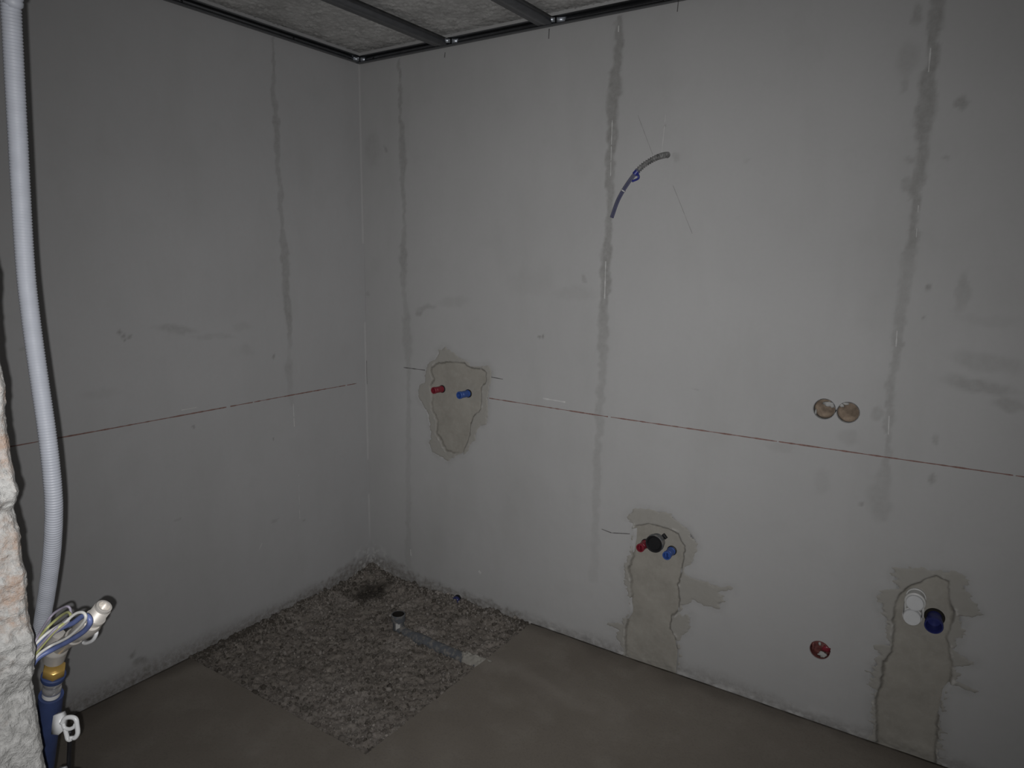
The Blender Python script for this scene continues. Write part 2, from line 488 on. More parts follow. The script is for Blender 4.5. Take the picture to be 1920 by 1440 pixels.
BL_R = [(1702,110,22,40,.22,0),(1693,160,12,18,.28,0),(1722,28,10,24,.4,.15),(1800,193,17,12,.5,.3),(1778,298,8,4,.35,0),(1706,300,14,7,.3,0),(1706,345,14,14,.32,0),(1702,374,12,3,.35,0),(1738,534,5,6,.5,0),(1735,597,5,6,.5,0),(1805,545,16,45,.28,0),(1850,600,70,12,.1,0),(1850,680,90,22,.2,-.12),(1835,725,85,17,.33,-.12),(1890,760,40,14,.3,-.1),(1800,715,30,10,.25,0),(1752,825,5,10,.35,0),(1745,898,6,14,.45,0),(1611,948,6,4,.5,0),(1648,930,30,45,.2,0),(1646,775,12,20,.28,0),(1095,525,5,9,.3,.2),(1009,630,4,4,.7,0),(1018,632,4,4,.7,0),(1075,550,50,14,.12,0),(990,530,45,30,.07,0),(800,576,22,7,.3,.2),(786,585,8,5,.4,.3),(850,565,35,10,.15,.1),(764,660,9,30,.2,0),(700,280,18,40,.18,0),(725,278,4,5,.4,0),(1154,45,10,6,.3,0),(1305,728,8,3,.3,0),(1270,295,7,10,.25,.5),(1252,236,2.5,4,.5,0),(1460,838,30,10,.15,0),(1590,820,25,18,.18,0),(1400,300,5,4,.2,0),(690,550,4,4,.3,0),(1540,900,18,28,.12,0),(1720,470,10,6,.2,0)]
BL_L = [(222,623,6,5,.6,.4),(230,630,4,5,.7,0),(243,633,6,4,.75,0),(232,636,3,4,.6,0),(330,617,45,9,.28,.12),(400,630,50,6,.16,.1),(455,612,22,10,.14,0),(463,655,15,12,.14,.5),(365,801,4,2.5,.6,0),(513,825,2.5,3,.7,0),(514,667,3,3,.5,0),(335,972,7,4,.35,0),(190,740,40,12,.10,0),(572,976,3,2,.4,0),(515,977,7,4,.25,0),(545,560,3,3,.3,0),(262,1240,14,10,.55,.4),(250,1228,5,6,.6,0),(275,1255,8,6,.5,0),(40,655,12,5,.3,0),(600,375,14,30,.05,0)]

RX, RY = 1.0043, 1.0378          # size of the sunk square in the corner
X_MAX, Y_MIN, Z_SLAB, Z_GRID = 3.40, -2.16, 2.550, 2.498

def hR(u, v):                    # relief of the right wall, towards the room
    h = (fbm(u * 2.2, v * 2.2, 3, 3) - .5) * .004 + (fbm(u * 26, v * 26, 8, 3) - .5) * .0008
    low = sstep(.06, 0, v)
    h = h + low * (fbm(u * 22, v * 30, 51, 4) - .45) * .013
    return h
def hL(u, v):
    h = (fbm(u * 2.2, v * 2.2, 23, 3) - .5) * .004 + (fbm(u * 26, v * 26, 28, 3) - .5) * .0008
    low = sstep(.05, 0, v)
    return h + low * (fbm(u * 22, v * 30, 71, 4) - .45) * .007

def build_wall(side):
    R_ = side == 'right'
    if R_:
        us = gridlines(0, X_MAX, .0075, [(2.08, 2.26, .003), (1.05, 1.40, .005)])
        vs = gridlines(-.075, Z_SLAB, .0075, [(1.08, 1.19, .003), (.22, .33, .003), (-.075, .03, .004)])
    else:
        us = gridlines(0, 2.16, .0075, [(.35, .6, .005)])
        vs = gridlines(-.075, Z_SLAB, .0075, [(-.075, .03, .004)])
    U, Vv = np.meshgrid(us, vs, indexing='ij')
    nu, nv = U.shape
    # round holes for the installation boxes: snap the nearest grid points to the circle
    keep = np.ones((nu - 1, nv - 1), bool)
    if R_:
        for (cx, cz), r in zip(BOXES, BOXR):
            d = np.hypot(U - cx, Vv - cz)
            near = np.abs(d - r) < .0023
            k = np.where(near, r / np.maximum(d, 1e-6), 1.0)
            U = cx + (U - cx) * k; Vv = cz + (Vv - cz) * k
            inside = np.hypot(U - cx, Vv - cz) < r - 1e-5
            keep &= ~(inside[:-1, :-1] | inside[1:, :-1] | inside[:-1, 1:] | inside[1:, 1:])
    h = hR(U, Vv) if R_ else hL(U, Vv)
    wu = U + (fbm(U * 30, Vv * 30, 5, 3) - .5) * .03; wv = Vv + (fbm(U * 30, Vv * 30, 6, 3) - .5) * .03
    if R_:
        st = np.maximum.reduce([seam(wu, wv, onR, s) for s in (SEAM_A, SEAM_B, SEAM_C)] + [blots(wu, wv, onR, BL_R)])
        for poly in (P1_OUT, P2_OUT, P3_OUT):
            sd = sdpoly(U, Vv, poly)
            h = h - .014 * sstep(-.006, -.014, sd)
            st = np.maximum(st, .18 * sstep(.03, 0, sd) * fbm(U * 40, Vv * 40, 77, 3) * 1.6)
        # speckles of old paint around the third patch and along the foot of the wall
        li = np.zeros(U.shape)
    else:
        st = np.maximum(seam(wu, wv, onL, SEAM_L), blots(wu, wv, onL, BL_L))
        li = np.zeros(U.shape)
        li = np.maximum(li, .30 * sstep(.008, .003, np.abs(U - .004)) * sstep(.1, .3, Vv) * (vn(Vv * 9, U * 0, 4) > .22))
    # shallow relief in the damp joints
    h = h - .0012 * np.clip(st, 0, .6)
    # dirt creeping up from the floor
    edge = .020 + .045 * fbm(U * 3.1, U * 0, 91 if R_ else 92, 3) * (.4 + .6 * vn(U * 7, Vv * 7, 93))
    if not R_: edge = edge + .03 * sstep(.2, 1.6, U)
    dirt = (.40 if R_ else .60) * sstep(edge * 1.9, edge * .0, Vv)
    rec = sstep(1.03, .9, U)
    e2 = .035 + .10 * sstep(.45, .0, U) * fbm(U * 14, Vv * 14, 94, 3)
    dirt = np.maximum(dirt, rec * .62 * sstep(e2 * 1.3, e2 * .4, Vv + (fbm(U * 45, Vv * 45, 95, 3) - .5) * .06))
    lc = sstep(.2, .05, U) * sstep(.17, .05, Vv) * (fbm(U * 40, Vv * 40, 96, 3) > .60)
    li = np.maximum(li, .45 * lc)
    # white crumbs of plaster along the ragged foot
    li = np.maximum(li, (.38 if R_ else .12) * sstep(.020, .004, Vv) * sstep(.56, .70, fbm(U * 34, Vv * 60, 97, 3)) * (1 - .6 * rec))
    if R_: V3 = np.stack([U, -h, Vv], -1)
    else: V3 = np.stack([h, -U, Vv], -1)
    V3 = V3.reshape(-1, 3); F = gridfaces(nu, nv, keep)
    at = {'stain': st, 'dirt': dirt, 'light': li}
    if R_: F = F
    else: F = F[:, ::-1]
    V3, F, at = prune(V3, F, at)
    # solid body behind the rendered face
    D = .14
    if R_: c = [(0, 0), (X_MAX, 0)]; bk = [(0, D), (X_MAX, D)]
    else: c = [(0, 0), (0, -2.16)]; bk = [(-D, 0), (-D, -2.16)]
    z0, z1 = -.075, Z_SLAB
    b = len(V3)
    B = [(*c[0], z0), (*c[1], z0), (*c[1], z1), (*c[0], z1), (*bk[0], z0), (*bk[1], z0), (*bk[1], z1), (*bk[0], z1)]
    Q = np.array([(4, 7, 6, 5), (0, 4, 5, 1), (3, 2, 6, 7), (0, 3, 7, 4), (1, 5, 6, 2)]) + b
    V3 = np.vstack([V3, B]); F = np.vstack([F, Q])
    at = {k: np.concatenate([a, np.zeros(8)]) for k, a in at.items()}
    o = raw('wall_' + side, V3, F, 'wall_r' if R_ else 'wall_l', attrs=at, origin=(0, 0, 0))
    tag(o, 'pale grey plastered wall with three mortar patches and pipe stubs' if R_ else 'pale grey plastered wall with a red line, left of the corner', 'wall', kind='structure')
    return o
WR = build_wall('right')
WL = build_wall('left')

def patch(name, OUT, IN, label, core_d, seedn, fring):
    O = np.array(OUT)
    lo_ = O.min(0) - .02; hi_ = O.max(0) + .02
    lo_[1] = max(lo_[1], -.03)
    us = np.arange(lo_[0], hi_[0], .0034); vs = np.arange(lo_[1], hi_[1], .0034)
    U, Vv = np.meshgrid(us, vs, indexing='ij')
    amp = .022
    wu = U + (fbm(U * 45, Vv * 45, seedn, 3) - .5) * amp + (fbm(U * 22, Vv * 90, seedn + 21, 3) - .5) * fring
    wv = Vv + (fbm(U * 45, Vv * 45, seedn + 3, 3) - .5) * amp
    so = sdpoly(wu, wv, OUT)
    si = sdpoly(U + (fbm(U * 60, Vv * 60, seedn + 7, 2) - .5) * .010, Vv + (fbm(U * 60, Vv * 60, seedn + 9, 2) - .5) * .010, IN)
    base = hR(U, Vv)
    smear = base + .0016 * sstep(.001, -.006, so) - .004 * sstep(-.001, .004, so) + (fbm(U * 55, Vv * 55, seedn + 5, 3) - .5) * .0012
    core = base - core_d + (fbm(U * 12, Vv * 12, seedn + 11, 4) - .5) * .004
    k = sstep(.004, -.004, si)
    h = smear * (1 - k) + core * k
    g = np.exp(-((si + .002) / .0032) ** 2)
    brk = .35 + .65 * sstep(.3, .6, fbm(U * 14, Vv * 14, seedn + 13, 2))
    h = h - .004 * g * brk
    # a lip of old plaster along parts of the border, paler
    lip = np.exp(-((si - .007) / .004) ** 2) * sstep(.64, .78, fbm(U * 30, Vv * 30, seedn + 15, 3))
    h = h + .003 * lip
    keepv = so < .004
    keep = keepv[:-1, :-1] & keepv[1:, :-1] & keepv[:-1, 1:] & keepv[1:, 1:]
    F = gridfaces(*U.shape, keep)
    V3 = np.stack([U, -h, Vv], -1).reshape(-1, 3)
    at = {'groove': g * brk * .8, 'smear': 1 - k, 'light': lip * .45}
    V3, F, at = prune(V3, F, at)
    o = raw(name, V3, F, 'mortar', WR, attrs=at)
    tag(o, label)
    return o
patch('mortar_patch', P1_OUT, P1_IN, 'vase-shaped olive grey mortar patch around the shower stubs', .0045, 100, .012)
patch('mortar_patch', P2_OUT, P2_IN, 'tall mortar patch reaching the floor around the black drain socket', .006, 140, .035)
patch('mortar_patch', P3_OUT, P3_IN, 'wide mortar patch reaching the floor around the white capped stubs', .006, 180, .055)

# thin lines on the walls: ribbons that follow the relief
def ribbon(name, wall, pts, w, mat, gap=0., seedn=0, label=None, lift=.0007):
    """pts in wall metres"""
    P = np.array(pts); L = np.concatenate([[0], np.cumsum(np.hypot(*np.diff(P, axis=0).T))])
    n = max(3, int(L[-1] / .006)); q = np.linspace(0, L[-1], n)
    u = np.interp(q, L, P[:, 0]); v = np.interp(q, L, P[:, 1])
    tu = np.gradient(u); tv = np.gradient(v); l = np.hypot(tu, tv); nu_, nv_ = -tv / l, tu / l
    ww = w * (.55 + .9 * vn(q * 60, q * 0 + seedn, seedn)) * .5
    fn = hR if wall is WR else hL
    V = []; 
    for s in (-1, 1):
        a = u + nu_ * ww * s; b = v + nv_ * ww * s
        hh = np.maximum(fn(a, b), fn(u, v)) + lift
        V.append(np.stack([a, -hh, b], -1) if wall is WR else np.stack([hh, -a, b], -1))
    V = np.concatenate(V)
    i = np.arange(n - 1)
    F = np.stack([i, i + 1, n + i + 1, n + i], -1)
    if gap: F = F[vn(q[:-1] * 34, q[:-1] * 0, seedn + 5) > gap]
    if wall is WR: pass
    V, F, _ = prune(V, F, {})
    o = raw(name, V, F, mat, wall)
    if label: tag(o, label)
    return o
ribbon('red_line', WL, [onL(-30, 845), onL(30, 835.5), onL(180, 808.5), onL(518, 746), onL(668, 719)], .0042, 'redline', .06, 3, 'thin red levelling line, one metre above the floor')
ribbon('red_line', WR, [onR(917, 746.5), onR(1125, 779), onR(1460, 828), onR(1660, 857), onR(1920, 894), (X_MAX, 1.0)], .0042, 'redline', .04, 4, 'thin red levelling line, one metre above the floor')
for k, (a, b, w) in enumerate([((835,98),(834,108),.0035),((1030,54),(1029,73),.004),((1272,0),(1270,22),.004),((757,689),(797,694),.004),((921,707),(943,711),.004),((1128,992),(1146,999),.004),((1146,999),(1181,1001),.003),((1262,348),(1298,438),.0022),((1196,216),(1224,290),.0018),((687,676),(688,720),.005)]):
    ribbon('pencil_mark', WR if k < 9 else WR, [onR(*a), onR(*b)], w, 'faint' if k in (7, 8) else 'pencil', 0, 20 + k)
for k, (wl, a, b, w) in enumerate([(WL,(550,757),(552,800),.004),(WL,(560,890),(562,972),.003),(WR,(1136,490),(1134,560),.004),(WR,(1160,48),(1159,80),.004),(WR,(1148,225),(1145,330),.003),(WR,(1722,385),(1718,445),.002),(WR,(1745,90),(1741,135),.004),(WR,(1682,620),(1680,650),.003),(WR,(1667,780),(1665,830),.003),(WR,(1248,215),(1241,285),.002),(WR,(770,1030),(771,1042),.006),(WR,(1018,747),(1060,754),.006),(WR,(898,1070),(902,1075),.012),(WL,(486,1030),(495,1010),.003),(WL,(340,769),(368,764),.004)]):
    fn = onL if wl is WL else onR
    ribbon('scratch', wl, [fn(*a), fn(*b)], w, 'scratch', .25, 40 + k)

# ------------------------------------------------------------------ floor with the square left open in the corner
def build_floor():
    us = np.unique(np.concatenate([[.004, .008], np.arange(.02, RX, .014), [RX], np.arange(RX + .012, X_MAX, .014), [X_MAX]]))
    vs = np.unique(np.concatenate([[.004, .008], np.arange(.02, RY, .014), [RY], np.arange(RY + .012, 2.16, .014), np.arange(2.18, 3.2, .05)]))
    U, W = np.meshgrid(us, vs, indexing='ij')
    X = U.copy(); Y = W.copy()
    Z = (fbm(U * 1.5, W * 1.5, 31, 3) - .5) * .008 + (fbm(U * 16, W * 16, 32, 3) - .5) * .0018
    Z = Z * sstep(0, .2, np.minimum(np.abs(U - RX) + 2. * (W > RY + .1), np.abs(W - RY) + 2. * (U > RX + .1)) + .12)
    # the edge left by the form boards wavers by a few millimetres, the rim at the walls by more
    onx = np.isclose(U, RX) & (W <= RY + 1e-6); ony = np.isclose(W, RY) & (U <= RX + 1e-6)
    X = np.where(onx, RX + (vn(W * 40, W * 0, 33) - .5) * .006, X)
    Y = np.where(ony, RY + (vn(U * 40, U * 0, 34) - .5) * .006, Y)
    Y = np.where(np.isclose(W, .004), .001 + .020 * sstep(.25, .8, fbm(U * 26, U * 0, 35, 4)), Y)
    X = np.where(np.isclose(U, .004), .001 + .010 * fbm(W * 24, W * 0, 36, 3), X)
    Z = np.where(np.isclose(W, .004) | np.isclose(U, .004), Z - .006, Z)
    cu = (us[:-1] + us[1:]) / 2; cv = (vs[:-1] + vs[1:]) / 2
    CU, CV = np.meshgrid(cu, cv, indexing='ij')
    keep = ~((CU < RX) & (CV < RY))
    F = gridfaces(*U.shape, keep)[:, ::-1]
    V3 = np.stack([X, -Y, Z], -1).reshape(-1, 3)
    px = U; py = W
    dust = np.zeros(U.shape)
    a = onF(915, 1238); b = onF(1010, 1275); c = onF(1110, 1330)
    d = sdline(U + (fbm(U * 14, W * 14, 37, 3) - .5) * .08, W + (fbm(U * 14, W * 14, 38, 3) - .5) * .08, [(a[0], -a[1]), (b[0], -b[1]), (c[0], -c[1])])
    dust = np.maximum(dust, .45 * sstep(.06, .0, d))
    for (qx, qy, r, s) in [(1060, 1300, .16, .25), (450, 1400, .10, .25), (480, 1410, .06, .3), (1150, 1360, .15, .2), (250, 1330, .1, .1), (840, 1400, .16, .18), (1330, 1400, .14, .15)]:
        c = onF(qx, qy); d = np.hypot(U - c[0], W + c[1])
        dust = np.maximum(dust, s * sstep(r, 0, d) * (.4 + 1.2 * fbm(U * 20, W * 20, 39, 3)))
    darker = np.zeros(U.shape)  # floor darker along both walls
    darker = np.maximum(darker, .6 * sstep(.10, .0, W + (fbm(U * 9, W * 9, 40, 3) - .5) * .10))
    darker = np.maximum(darker, .75 * sstep(.12, .0, U + (fbm(U * 9, W * 9, 41, 3) - .5) * .10))
    at = {'dust': dust, 'darker': darker}
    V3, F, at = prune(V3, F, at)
    # the upright faces of the rim around the opening
    n0 = len(V3); ex = []; ef = []
    def rim(P):
        nonlocal ex, ef
        b = n0 + len(ex)
        for p in P: ex.append(p); ex.append((p[0], p[1], -.08))
        for i in range(len(P) - 1): ef.append((b + 2 * i, b + 2 * i + 1, b + 2 * i + 3, b + 2 * i + 2))
    iu = int(np.argmin(np.abs(us - RX))); iv = int(np.argmin(np.abs(vs - RY)))
    G = np.stack([X, -Y, Z], -1)
    rim([tuple(G[iu, j]) for j in range(iv + 1)])
    rim([tuple(G[i, iv]) for i in range(iu, -1, -1)])
    # underside
    b = n0 + len(ex)
    ex += [(0, 0, -.12), (X_MAX, 0, -.12), (X_MAX, -3.2, -.12), (0, -3.2, -.12)]; ef.append((b, b + 1, b + 2, b + 3))
    V3 = np.vstack([V3, ex]); F = np.vstack([F, ef])
    at = {k: np.concatenate([v, np.zeros(len(ex))]) for k, v in at.items()}
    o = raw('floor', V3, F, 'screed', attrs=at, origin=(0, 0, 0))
    tag(o, 'bare brown-grey screed floor around the open corner square', 'floor', kind='structure')
build_floor()

DRAIN = onF(747, 1172, -.02)          # foot of the drain elbow
def zG(U, W):
    z = -.040 + (fbm(U * 5, W * 5, 61, 3) - .5) * .014 + (fbm(U * 38, W * 38, 62, 4) - .5) * .030
    wall = np.minimum(U, W)
    z = z + .032 * sstep(.10, .0, wall + (fbm(U * 12, W * 12, 63, 3) - .5) * .06)
    z = z + .035 * np.exp(-(U ** 2 + W ** 2) / .10 ** 2)
    z = z - .008 * np.exp(-((U - .14) ** 2 + (W - .16) ** 2) / .07 ** 2)
    return np.minimum(z, .03)
def ground_attr(U, W):
    d0 = onF(693, 1108, -.03)
    r = np.hypot((U - d0[0]) / .11, (W + d0[1]) / .14) + (fbm(U * 25, W * 25, 64, 3) - .5) * .7
    darker = .9 * sstep(1.05, .3, r)  # damp spot near the corner
    darker = np.maximum(darker, .5 * sstep(.05, 0., RX - U)); darker = np.maximum(darker, .55 * sstep(.06, 0., RY - W) * sstep(.7, .1, U))  # bed darker along the rim and, below, along the left wall
    darker = np.maximum(darker, .45 * sstep(.07, 0, U) * sstep(.45, .9, W))
    dust = np.zeros(U.shape)
    for (qx, qy, rx, s) in [(790,1185,.10,.85),(830,1205,.05,.7),(745,1205,.07,.6),(640,1125,.09,.5),(600,1145,.08,.5),(840,1110,.12,.55),(760,1130,.10,.3),(640,1330,.20,.45),(700,1370,.15,.4),(560,1300,.16,.35),(470,1290,.06,.5),(900,1215,.10,.3),(860,1165,.10,.25),(560,1170,.10,.3)]:
        c = onF(qx, qy, -.03); d = np.hypot(U - c[0], W + c[1]) + (fbm(U * 20, W * 20, 65, 3) - .5) * rx * 1.2
        dust = np.maximum(dust, s * sstep(rx, rx * .2, d))
    return darker, dust
def build_ground():
    us = np.arange(-.005, RX + .03, .006); vs = np.arange(-.005, RY + .03, .006)
    U, W = np.meshgrid(us, vs, indexing='ij')
    Z = zG(U, W); darker, dust = ground_attr(U, W)
    V3 = np.stack([U, -W, Z], -1).reshape(-1, 3)
    o = raw('subfloor', V3, gridfaces(*U.shape)[:, ::-1], 'ground', attrs={'darker': darker, 'dust': dust}, origin=(0, 0, 0))
    tag(o, 'rough dark bed of the sunk square in the corner', 'floor', kind='structure')
build_ground()
def build_rubble():
    rng = np.random.default_rng(5)
    t = (1 + 5 ** .5) / 2
    I = np.array([(-1,t,0),(1,t,0),(-1,-t,0),(1,-t,0),(0,-1,t),(0,1,t),(0,-1,-t),(0,1,-t),(t,0,-1),(t,0,1),(-t,0,-1),(-t,0,1)]) / math.sqrt(1 + t * t)
    T = np.array([(0,11,5),(0,5,1),(0,1,7),(0,7,10),(0,10,11),(1,5,9),(5,11,4),(11,10,2),(10,7,6),(7,1,8),(3,9,4),(3,4,2),(3,2,6),(3,6,8),(3,8,9),(4,9,5),(2,4,11),(6,2,10),(8,6,7),(9,8,1)])
    N = 9000
    u = rng.random(N) * (RX - .02) + .01; w = rng.random(N) * (RY - .02) + .01
    # a denser drift along both walls
    k = N // 5
    u[:k] = rng.random(k) ** 2 * .07 + .006; w[k:2 * k] = rng.random(k) ** 2 * .05 + .006
    s = .0020 + .0055 * rng.random(N) ** 3 + .0045 * (rng.random(N) < .05)
    darker, dust = ground_attr(u, w)
    far = sstep(.35, .75, u) * 0 + sstep(.3, .8, np.hypot(u - .35, w - .75) * -1 + .9)
    tone = np.clip(rng.random(N) ** 1.6 * .55 + dust * .55 * rng.random(N) - darker * .5, 0, 1)
    z = zG(u, w) + s * .25
    J = 1 + (rng.random((N, 12)) - .5) * .7
    q = rng.random((N, 3)) * .6 + .7
    ang = rng.random(N) * 6.28; ca, sa = np.cos(ang)[:, None], np.sin(ang)[:, None]
    P = I[None] * J[..., None] * q[:, None, :] * s[:, None, None]
    X = P[..., 0] * ca - P[..., 1] * sa; Y = P[..., 0] * sa + P[..., 1] * ca
    V = np.stack([X + u[:, None], Y - w[:, None], P[..., 2] + z[:, None]], -1).reshape(-1, 3)
    F = (T[None] + (np.arange(N) * 12)[:, None, None]).reshape(-1, 3)
    o = raw('rubble', V, F, 'crumbs', smooth=False, attrs={'tone': np.repeat(tone, 12)}, origin=(0, 0, 0))
    tag(o, 'loose grit and mortar crumbs covering the sunk corner square', 'rubble', kind='stuff')
build_rubble()

# ------------------------------------------------------------------ ceiling slab and the other walls of the room
def simple(name, a, b, mat, label, cat):
    o = MB().box(a, b).make(name, mat, smooth=False); tag(o, label, cat, kind='structure'); return o
def build_slab():
    # rough cast underside: fine relief added to the shape, to brighten it in the flash
    us = np.concatenate([[-.14], np.arange(0, X_MAX + .001, .0085), [X_MAX + .14]]); vs = np.concatenate([[-.14], np.arange(0, 2.17, .0085), [3.2]])
    U, W = np.meshgrid(us, vs, indexing='ij')
    rng = np.random.default_rng(12)
    Z = Z_SLAB + rng.normal(0, .0019, U.shape) + (fbm(U * 3, W * 3, 301, 3) - .5) * .006
    V = np.stack([U, -W, Z], -1).reshape(-1, 3)
    F = gridfaces(*U.shape)
    n = len(V); T = Z_SLAB + .16
    x0, x1, y0, y1 = -.14, X_MAX + .14, -3.2, .14
    V = np.vstack([V, [(x0, y0, Z_SLAB), (x1, y0, Z_SLAB), (x1, y1, Z_SLAB), (x0, y1, Z_SLAB), (x0, y0, T), (x1, y0, T), (x1, y1, T), (x0, y1, T)]])
    Q = np.array([(4, 5, 6, 7), (0, 1, 5, 4), (1, 2, 6, 5), (2, 3, 7, 6), (3, 0, 4, 7)]) + n
    o = raw('ceiling', V, np.vstack([F, Q]), 'slab', smooth=False, origin=(0, 0, Z_SLAB))
    tag(o, 'raw grey concrete slab above the metal grid', 'ceiling', kind='structure')
build_slab()
def flat_attr(o):
    for k in ('stain', 'dirt', 'light'): o.data.attributes.new(k, 'FLOAT', 'POINT')
flat_attr(simple('wall_side', (X_MAX, -3.2, -.12), (X_MAX + .14, .14, Z_SLAB), 'wall_r', 'plastered wall to the right, outside the picture', 'wall'))

# the doorway wall: its broken reveal stands close to the camera on the left
EDGE = [(-25,330),(-14,450),(0,530),(0,600),(6,676),(16,730),(17,780),(25,855),(42,930),(31,955),(44,1017),(52,1072),(54,1110),(63,1171),(71,1195),(72,1225),(66,1281),(72,1320),(81,1367),(90,1440),(97,1500)]
EP = np.array([(onY(px, py, Y_MIN)[2], onY(px, py, Y_MIN)[0]) for px, py in EDGE])[::-1]
def build_jamb():
    ys = np.concatenate([np.linspace(0, .10, 46), np.linspace(.105, .26, 30)])     # from the room side towards the camera
    zs = np.concatenate([np.arange(0, .7, .012), np.arange(.7, 1.7, .0026), np.arange(1.7, 2.12, .012)])
    A, Z = np.meshgrid(ys, zs, indexing='ij')
    xe = np.interp(Z, EP[:, 0], EP[:, 1])
    keepw = sstep(.10, .0, A)
    x = xe * keepw + (1.625) * (1 - keepw)
    x = x + (fbm(A * 30, Z * 30, 201, 4) - .5) * .010 * sstep(0, .02, A) + (fbm(A * 110, Z * 110, 202, 3) - .5) * .0065
    x = x - .010 * sstep(.008, 0, A) + .002
    x = x + .004 * sstep(.62, .80, fbm(A * 55, Z * 55, 203, 2)) * sstep(.03, .0, A)
    V3 = np.stack([x, Y_MIN - A, Z], -1).reshape(-1, 3)
    F = gridfaces(*A.shape)
    n = len(V3); nz = len(zs); na = len(ys)
    # body of the wall behind the reveal
    B = [(0, Y_MIN, 0), (0, Y_MIN - .26, 0), (0, Y_MIN - .26, 2.12), (0, Y_MIN, 2.12)]
    F = [list(f) for f in F]
    F.append([0 * nz + j for j in range(nz)] + [n + 3, n + 0])
    F.append([n + 1, n + 2] + [(na - 1) * nz + j for j in range(nz - 1, -1, -1)])
    F.append([n + 0, n + 3, n + 2, n + 1])
    V3 = np.vstack([V3, B])
    o = raw('wall_front', V3, F, 'reveal', origin=(1.6, Y_MIN, 0))
    tag(o, 'rough broken wall end at the left edge, pale plaster with brick traces', 'wall', kind='structure')
    MB_ = MB().box((0, Y_MIN - .26, 2.12), (X_MAX, Y_MIN, Z_SLAB)).box((2.86, Y_MIN - .26, 0), (X_MAX, Y_MIN, 2.12))
    p = MB_.make('lintel', 'reveal', o, smooth=False)
build_jamb()

# ------------------------------------------------------------------ metal grid under the slab
T_ = .0009
def U_sec(h=.028, d=.028):
    return [(.001, 0), (d, 0), (d, T_), (.001 + T_, T_), (.001 + T_, h - T_), (d, h - T_), (d, h), (.001, h)]
def C_sec(w=.060, h=.0262, l=.007):
    return [(0, 0), (w, 0), (w, h), (w - l, h), (w - l, h - T_), (w - T_, h - T_), (w - T_, T_), (T_, T_), (T_, h - T_), (l, h - T_), (l, h), (0, h)]
EDGE_P = []
BARS = []
def edge_profile(p0, axis, out, label, screws, tongue=None):
    t = thing('edge_profile', p0, label, 'metal profile', 'edge profiles of the ceiling grid')
    EDGE_P.append(t)
    mb = MB().extrude(U_sec(), p0, axis, out, (0, 0, 1))
    if tongue: mb.box(*tongue)
    ch = mb.make('channel', 'zinc', t, smooth=False)
    ax = np.asarray(axis, float); ax = ax / np.linalg.norm(ax)
    for s in screws:
        c = np.asarray(p0) + ax * s + np.asarray(out) * (.001 + T_) + np.array([0, 0, .017])
        MB().lathe([(0, .0045), (.0012, .0045), (.0022, .003), (.0022, .0012), (.001, .001)], c, out, 12).make('screw', 'screw', ch)
edge_profile((.003, -.003, Z_GRID), (X_MAX - .01, 0, 0), (0, -1, 0), 'galvanised edge channel along the top of the right wall', [.09, .46, .98, 1.49, 2.0, 2.5])
edge_profile((.003, -.034, Z_GRID), (0, Y_MIN + .04, 0), (1, 0, 0), 'galvanised edge channel along the top of the left wall', [.35, .85, 1.35, 1.8], ((.004, -.036, Z_GRID + .0014), (.004 + T_, -.0075, Z_GRID + .0264)))
for i, x in enumerate((.484, .996, 1.508, 2.02, 2.53)):
    y0 = -.010; L = Y_MIN + .014
    t = thing('ceiling_profile', (x, y0, Z_GRID + T_), ['galvanised ceiling bar nearest the left wall, running into the right wall channel', 'galvanised ceiling bar second from the left wall, under the concrete slab', 'galvanised ceiling bar third from the left wall', 'galvanised ceiling bar fourth from the left wall', 'galvanised ceiling bar fifth from the left wall'][i], 'metal profile', 'bars of the ceiling grid')
    BARS.append(t)
    MB().extrude(C_sec(), (x, y0, Z_GRID + T_), (0, L, 0), (1, 0, 0), (0, 0, 1)).make('channel', 'zinc', t, smooth=False)
    for yy in (-.85, -1.65):          # straps that hold the bar to the slab
        MB().box((x - .0015, yy - .015, Z_GRID + .004), (x - .0002, yy + .015, Z_SLAB + .004)).make('hanger', 'zinc', t, smooth=False)
        MB().box((x + .0602, yy - .015, Z_GRID + .004), (x + .0615, yy + .015, Z_SLAB + .004)).make('hanger', 'zinc', t, smooth=False)

# added plates turned to the camera, standing for flash glints at the junctions
def glint_tabs(gap, owner_a, owner_b):
    gap = np.asarray(gap, float)
    n = CAM - gap; n /= np.linalg.norm(n)
    e = np.cross((0, 0, 1), n); e /= np.linalg.norm(e); w = np.cross(n, e)
    for owner, sg, l, hh in ((owner_a, 1, .019, .0095), (owner_b, -1, .0145, .0085)):
        c = gap + e * sg * (l + .0030) + n * (.024 if sg > 0 else .030) + np.array([0, 0, .022 if sg > 0 else .022])
        m2 = n + e * sg * .10; m2 /= np.linalg.norm(m2); e2 = np.cross(w, m2)
        k = []
        for a, b in ((-1, -1), (.55, -1), (1, -.1), (.7, 1), (-1, .9)):
            k.append(c + e2 * a * sg * l + w * b * hh)
        V = k + [p - m2 * .001 for p in k]
        F = [[0, 1, 2, 3, 4], [9, 8, 7, 6, 5]] + [[i, 5 + i, 5 + (i + 1) % 5, (i + 1) % 5] for i in range(5)]
        MB().add(V, F).make('glint_tab', 'zinc_glint', owner, smooth=False)
glint_tabs((.004, -.004, Z_GRID), EDGE_P[0], EDGE_P[1])
for b_, x in zip(BARS, (.484, .996, 1.508, 2.02, 2.53)):
    glint_tabs((x + .0610, -.004, Z_GRID), EDGE_P[0], b_)

